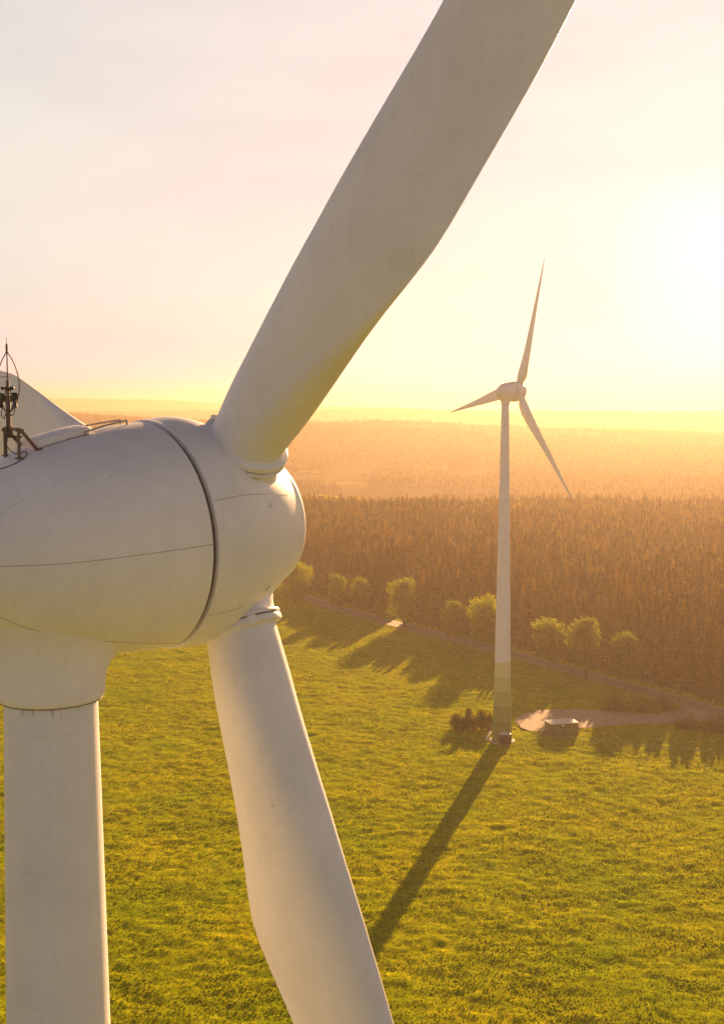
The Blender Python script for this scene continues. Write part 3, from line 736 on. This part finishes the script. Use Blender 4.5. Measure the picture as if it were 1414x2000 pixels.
# shrubs
SHR = [(891, 1424, 26, 30, 'dark pointed shrub at the left end of the clump beside the turbine foot'),
       (904, 1426, 20, 30, 'low spreading shrub second from left in the clump by the turbine foot'),
       (915, 1424, 40, 20, 'tallest slender shrub rising from the clump by the turbine foot'),
       (924, 1428, 24, 34, 'broad pale brown shrub in the middle of the clump by the turbine foot'),
       (941, 1424, 34, 30, 'upright bushy shrub right of the middle of the clump by the turbine foot'),
       (957, 1428, 32, 26, 'rightmost shrub of the clump, touching the green turbine tower'),
       (1200, 1388, 19, 72, 'low dark bush in the shade left of the yard entrance'),
       (1250, 1391, 18, 84, 'wide dark bush in the shade in the middle of the thicket above the yard'),
       (1300, 1388, 17, 72, 'dark bush at the right end of the shaded thicket above the yard'),
       (1340, 1424, 15, 60, 'low shaded bush below the yard entrance at the right'),
       (1392, 1428, 20, 70, 'shaded bush at the right edge of the picture below the road')]
for k, (px, by, hp, wp, lab) in enumerate(SHR):
    x, y = pix(px, by); sc_ = math.hypot(y, CAM_Z) / FOC
    limb_tree('shrub', (x, y), hp * sc_ * 1.05, wp * sc_, 60 + k, lab, 'shrubs around the turbine foot and yard', M_shrub, .03, n_leaf=3200, cat='shrub', leaf=.15, squat=1.5)

# spruces -------------------------------------------------------------
def spruce_crown(seed, H=24.0, fine=True):
    rnd = random.Random(seed); V_ = []; F_ = []
    base = H * .16; W = H * rnd.uniform(.115, .145); m = 9; nl = 13; prev = None; ph = rnd.uniform(0, 6)
    for l in range(nl):                                   # drooping whorls: wide ragged skirt, then narrow waist
        t = l / nl; z = base + (H - base) * t ** .95; rad = W * (1 - t) ** .85 + .12; step = (H - base) / nl
        for part in (0, 1):
            i = len(V_)
            for k in range(m):
                jr = rnd.uniform(.68, 1.28) if part == 0 else rnd.uniform(.85, 1.1)
                rr = rad * (jr if part == 0 else .50 * jr); an = ph + 2 * math.pi * (k + .35 * l) / m + rnd.uniform(-.12, .12)
                V_.append((math.cos(an) * rr, math.sin(an) * rr, z + (rnd.uniform(-.35, .1) - .12 * jr * rad if part == 0 else step * .62 + rnd.uniform(-.1, .1))))
            if prev is not None:
                for k in range(m): F_.append((prev + k, prev + (k + 1) % m, i + (k + 1) % m, i + k))
            prev = i
        if l % 2 == 0 or t > .6:
            for k in range(5):
                an = rnd.uniform(0, 6.28); r = rad * rnd.uniform(1.1, 1.45); w = r * .22 + .05; zz = z + rnd.uniform(0, .5); c, s_ = math.cos(an), math.sin(an); i = len(V_)
                V_ += [(c * rad * .4, s_ * rad * .4, zz + .3), (c * r * .6 - s_ * w, s_ * r * .6 + c * w, zz - r * .12), (c * r, s_ * r, zz - r * .30), (c * r * .6 + s_ * w, s_ * r * .6 - c * w, zz - r * .12)]
                F_.append((i, i + 1, i + 2, i + 3))
    for q in range(3):
        an = q * 2.1 + .3; i = len(V_); c, s = math.cos(an) * .22, math.sin(an) * .22
        V_ += [(c, s, H * .94), (0, 0, H), (-c, -s, H * .94), (0, 0, H * .9)]; F_.append((i, i + 1, i + 2, i + 3))
    return mesh_np('crown', V_, F_, M_spruce)
CROWNS = [spruce_crown(100 + k) for k in range(7)]
bm = bmesh.new(); bm_tube(bm, [(0, 0, -.5), (0, 0, 8), (0, 0, 22.5)], [.26, .18, .03], 6)
bmesh.ops.recalc_face_normals(bm, faces=bm.faces); TRUNK = bpy.data.meshes.new('trunk'); bm.to_mesh(TRUNK); bm.free(); TRUNK.materials.append(M_bark)

# shadow-edge tips on the meadow limit how tall the front rows are
SH = [(-120, 640), (-80, 585), (-55, 530), (-34.6, 487), (-27.0, 483), (-16.3, 456), (-8.0, 438), (-2, 434), (3, 440), (3.2, 405), (14.7, 402), (22.0, 400), (28.6, 375), (33.7, 360), (41.1, 366), (46.2, 352), (56.5, 345), (65.8, 337), (62.8, 313.5), (66.4, 306), (73.8, 302), (78.0, 289), (81.8, 288), (88.1, 282), (100, 265), (130, 225), (160, 170), (220, 80), (300, -20)]
sh = np.array(SH)
sd2 = np.array([math.sin(SUN_AZ), math.cos(SUN_AZ)]); sn2 = np.array([sd2[1], -sd2[0]])
sh_s = sh @ sn2; sh_d = sh @ sd2; so = np.argsort(sh_s)
def max_h(x, y):
    s = x * sn2[0] + y * sn2[1]; d = x * sd2[0] + y * sd2[1]
    return (d - np.interp(s, sh_s[so], sh_d[so])) * math.tan(SUN_EL)
# scatter
lane_p = np.array(pix(742, 1238)); lane_s = float(lane_p @ sn2)
cell = 4.0
gx, gy = np.meshgrid(np.arange(-560, 660, cell), np.arange(60, 1010, cell))
gx = gx.ravel() + rng.uniform(-.46, .46, gx.size) * cell; gy = gy.ravel() + rng.uniform(-.46, .46, gy.size) * cell
rs_ = road_side(gx, gy)
edge_wob = 3.0 * vnoise(gx, gy, 23)
back = 1000 - 0.30 * (gx + 50) + 24 * vnoise(gx, gy, 60)
keep = (rs_ > 17 + edge_wob) & (gy < back) & (np.abs(gx) < 0.56 * gy + 90)
s_ = gx * sn2[0] + gy * sn2[1]; d_ = gx * sd2[0] + gy * sd2[1]
lane = (np.abs(s_ - lane_s) < 4.2) & (rs_ < 120)
keep &= ~lane
gap = vnoise(gx + 200, gy, 30) < -0.40
keep &= ~gap
gx, gy, s_, rs_ = gx[keep], gy[keep], s_[keep], rs_[keep]
hts = 22.5 + 6.0 * vnoise(gx, gy, 45) + rng.normal(0, 2.1, gx.size) + 2.5 * smooth(20, 70, rs_)
mh = max_h(gx, gy)
lim = mh * (1.14 - .09 * smooth(50, 75, gx) + .22 * vnoise(gx, gy, 13) + rng.uniform(-.03, .03, gx.size))
hts = np.minimum(hts, lim); ok = hts > 8.5
gx, gy, hts, rs_ = gx[ok], gy[ok], hts[ok], rs_[ok]
print('spruces', len(gx))
dist = np.hypot(gx, gy)
infr = (np.abs(gx / gy) < 0.305) & (gx / gy > -0.105)
# nearest to the camera and in frame: individual trees
order = np.argsort(np.where(infr, dist + 0.55 * rs_, 1e9))
ind = set(order[:300].tolist())
base_z = terrain_h(gx, gy)
grp = 'spruces in the front rows of the forest'
first = None
for j in order[:300]:
    r_ = bpy.data.objects.new('spruce_tree', None); col.objects.link(r_)
    r_.location = (gx[j], gy[j], base_z[j]); sc_ = hts[j] / 24.0; wv = random.uniform(.9, 1.2)
    r_.scale = (sc_ * wv, sc_ * wv, sc_); r_.rotation_euler = (0, 0, random.uniform(0, 6.28))
    r_['label'] = 'dark spruce with golden backlit tip in the front rows of the forest by the road'; r_['category'] = 'spruce tree'; r_['group'] = grp
    c_ = bpy.data.objects.new('crown', CROWNS[j % len(CROWNS)]); col.objects.link(c_); c_.parent = r_
    k_ = bpy.data.objects.new('trunk', TRUNK); col.objects.link(k_); k_.parent = r_
    if len(CROWNS) and first is None: first = {}
    if j % len(CROWNS) not in first: first[j % len(CROWNS)] = c_
# the rest of the wood: one object, crowns of the front trees set on points
def scatter_object(name, pts, scl, rotz, idx, sources):
    me = bpy.data.meshes.new(name); me.vertices.add(len(pts)); me.vertices.foreach_set('co', np.asarray(pts, np.float32).ravel())
    for nm, ty, dat in (('s', 'FLOAT_VECTOR', np.asarray(scl, np.float32).ravel()), ('r', 'FLOAT', np.asarray(rotz, np.float32)), ('i', 'INT', np.asarray(idx, np.int32))):
        at_ = me.attributes.new(nm, ty, 'POINT'); at_.data.foreach_set('vector' if ty == 'FLOAT_VECTOR' else 'value', dat)
    ob = add_obj(name, me, kind='stuff')
    ng = bpy.data.node_groups.new(name, 'GeometryNodeTree')
    ng.interface.new_socket('Geometry', in_out='INPUT', socket_type='NodeSocketGeometry'); ng.interface.new_socket('Geometry', in_out='OUTPUT', socket_type='NodeSocketGeometry')
    gi = ng.nodes.new('NodeGroupInput'); go = ng.nodes.new('NodeGroupOutput')
    g2i = ng.nodes.new('GeometryNodeGeometryToInstance')
    for so_ in reversed(sources):
        oi = ng.nodes.new('GeometryNodeObjectInfo'); oi.transform_space = 'ORIGINAL'; oi.inputs['Object'].default_value = so_
        ng.links.new(oi.outputs['Geometry'], g2i.inputs[0])
    iop = ng.nodes.new('GeometryNodeInstanceOnPoints'); iop.inputs['Pick Instance'].default_value = True
    def na(nm, ty):
        n = ng.nodes.new('GeometryNodeInputNamedAttribute'); n.data_type = ty; n.inputs['Name'].default_value = nm
        return next(s for s in n.outputs if s.enabled and s.name == 'Attribute')
    cx_ = ng.nodes.new('ShaderNodeCombineXYZ'); ng.links.new(na('r', 'FLOAT'), cx_.inputs[2])
    ng.links.new(gi.outputs[0], iop.inputs['Points']); ng.links.new(g2i.outputs[0], iop.inputs['Instance'])
    ng.links.new(na('i', 'INT'), iop.inputs['Instance Index']); ng.links.new(cx_.outputs[0], iop.inputs['Rotation']); ng.links.new(na('s', 'FLOAT_VECTOR'), iop.inputs['Scale'])
    ng.links.new(iop.outputs[0], go.inputs[0])
    m_ = ob.modifiers.new('scatter', 'NODES'); m_.node_group = ng
    return ob
rest = np.array([j for j in range(len(gx)) if j not in ind])
srcs = [first[k] for k in sorted(first)]
sv = hts[rest] / 24.0; wv = rng.uniform(.9, 1.25, len(rest))
scatter_object('spruce_forest', np.stack([gx[rest], gy[rest], base_z[rest]], 1), np.stack([sv * wv, sv * wv, sv], 1), rng.uniform(0, 6.28, len(rest)), rng.integers(0, len(srcs), len(rest)), srcs)

# far woods: merged low cones, thinning into clearings
def far_wood():
    allV = []; allF = []; n0 = 0
    for y0, y1, c_, hh in ((1010, 1500, 6.0, 19), (1500, 2300, 8.5, 16), (2300, 3300, 13.0, 13), (3300, 5400, 24.0, 13)):
        X_, Y_ = np.meshgrid(np.arange(-.5 * y1 - 60, .5 * y1 + 60, c_), np.arange(y0 - (120 if y0 < 1100 else 0), y1, c_))
        x = X_.ravel() + rng.uniform(-.5, .5, X_.size) * c_; y = Y_.ravel() + rng.uniform(-.5, .5, X_.size) * c_
        bk = 1000 - 0.30 * (x + 50) + 40
        k = (y > bk) & (np.abs(x) < .5 * y + 50) & (vnoise(x, y * 2.2, 330) + .45 * vnoise(x + 50, y * 2, 90) < .17) & (vnoise(x, y, 40) < .36)
        x, y = x[k], y[k]; n = len(x); z = terrain_h(x, y) - .5
        h = hh * (1 + .30 * vnoise(x, y, 70)) * rng.uniform(.65, 1.15, n); w = c_ * rng.uniform(.45, .85, n)
        ang = rng.uniform(0, 6.28, n); m = 5
        rings = [(0.25, 1.0), (0.62, .62)]
        V_ = np.zeros((n, 2 * m + 1, 3))
        for q, (t, rw) in enumerate(rings):
            for i in range(m):
                jit = rng.uniform(.7, 1.25, n)
                V_[:, q * m + i, 0] = x + np.cos(ang + i * 2 * math.pi / m + q * .6) * w * rw * jit; V_[:, q * m + i, 1] = y + np.sin(ang + i * 2 * math.pi / m + q * .6) * w * rw * jit
                V_[:, q * m + i, 2] = z + h * t * rng.uniform(.85, 1.1, n)
        V_[:, 2 * m] = np.stack([x, y, z + h], 1)
        F_ = []
        for i in range(m):
            j = (i + 1) % m; F_ += [(i, j, m + j), (i, m + j, m + i), (m + i, m + j, 2 * m)]
        F_ = np.array(F_)[None] + (np.arange(n) * (2 * m + 1))[:, None, None]
        allV.append(V_.reshape(-1, 3)); allF.append(F_.reshape(-1, 3) + n0); n0 += n * (2 * m + 1)
    V_ = np.concatenate(allV); F_ = np.concatenate(allF); print('far wood faces', len(F_))
    add_obj('far_woodland', mesh_np('far_woodland', V_, F_, M_spruce), kind='stuff')
far_wood()
# pale broadleaf crowns showing at the back of the spruce block
for k, (px, py, wp) in enumerate(((606, 985, 34), (628, 981, 30), (655, 986, 34), (694, 984, 26), (1010, 1006, 30), (1130, 1012, 26))):
    x, y = pix(px, py + 6, 14.0)
    y = min(y, 1000 - .30 * (x + 50) + 30); x = (px - 707) / FOC * y
    limb_tree('deciduous_tree', (x, y), 22, 17, 200 + k, ['pale green crown at the far left end behind the spruces', 'second pale green crown from the left behind the spruces', 'round yellow-green crown third from left behind the spruces', 'small pale green crown behind the spruces, rightmost before the open stretch', 'yellow-green crown behind the spruces just right of the standing tower', 'lone pale crown behind the spruces beneath the lower right blade tip'][k], 'pale broadleaf crowns at the back of the forest', M_leafl, .2, n_leaf=2500, leaf=.75)

# undergrowth along the forest edge and grass tufts in the meadow
def tufts(name, n, xr, yr, cond, hmin, hmax, mat, dens_near=True):
    y = yr[0] + (yr[1] - yr[0]) * rng.random(n) ** (1.35 if dens_near else 1); x = xr[0] + (xr[1] - xr[0]) * rng.random(n)
    k = cond(x, y); x, y = x[k], y[k]
    # sample ground height from the grid so blades stand on it
    ix = np.clip(np.searchsorted(xs, x) - 1, 0, nx - 2); iy = np.clip(np.searchsorted(ys, y) - 1, 0, ny - 2)
    fx = (x - xs[ix]) / (xs[ix + 1] - xs[ix]); fy = (y - ys[iy]) / (ys[iy + 1] - ys[iy])
    z = (Z[iy, ix] * (1 - fx) + Z[iy, ix + 1] * fx) * (1 - fy) + (Z[iy + 1, ix] * (1 - fx) + Z[iy + 1, ix + 1] * fx) * fy
    n = len(x); h = rng.uniform(hmin, hmax, n) * (0.7 + .9 * (vnoise(x, y, 7) + .5)); w = h * rng.uniform(.5, 1.1, n)
    Vs = []
    for q in range(2):
        an = rng.uniform(0, 3.14, n) ; cx_, sx_ = np.cos(an) * w, np.sin(an) * w; lx, ly = rng.normal(0, .35, n) * h, rng.normal(0, .35, n) * h
        V_ = np.stack([np.stack([x - cx_ * .4, y - sx_ * .4, z - .05], 1), np.stack([x + cx_ * .4, y + sx_ * .4, z - .05], 1), np.stack([x + cx_ * .7 + lx, y + sx_ * .7 + ly, z + h], 1), np.stack([x - cx_ * .6 + lx, y - sx_ * .6 + ly, z + h * .8], 1)], 1)
        Vs.append(V_.reshape(-1, 3))
    V_ = np.concatenate(Vs); F_ = np.arange(len(V_)).reshape(-1, 4)
    add_obj(name, mesh_np(name, V_, F_, mat), kind='stuff')
view = lambda x, y: np.abs(x) < y * (.36 + .34 * rng.random(np.shape(x)) ** 2) + 6
tufts('grass_tufts', 640000, (-190, 200), (140, 520), lambda x, y: view(x, y) & (road_side(x, y) < -1.2) & ~in_yard(x, y) & (np.hypot(x - TOW[0], y - TOW[1]) > 4) & ((np.abs(x - kx) > 4.6) | (np.abs(y - ky) > 2.4)), .06, .18, M_tuft)
tufts('undergrowth', 26000, (-160, 190), (230, 620), lambda x, y: view(x, y) & (road_side(x, y) > 9) & (road_side(x, y) < 24), .3, 1.1, M_shrub, False)

# ------------------------------------------------------------------ the air
bm = bmesh.new(); x0, x1, y0, y1, z0, z1 = -7600, 7600, -3300, 9600, -40, 175
bmesh.ops.create_cube(bm, size=1, matrix=Matrix.Translation(((x0 + x1) / 2, (y0 + y1) / 2, (z0 + z1) / 2)) @ Matrix.Diagonal((x1 - x0, y1 - y0, z1 - z0, 1)))
bm_obj('haze', bm, hm, smooth=False, kind='stuff')
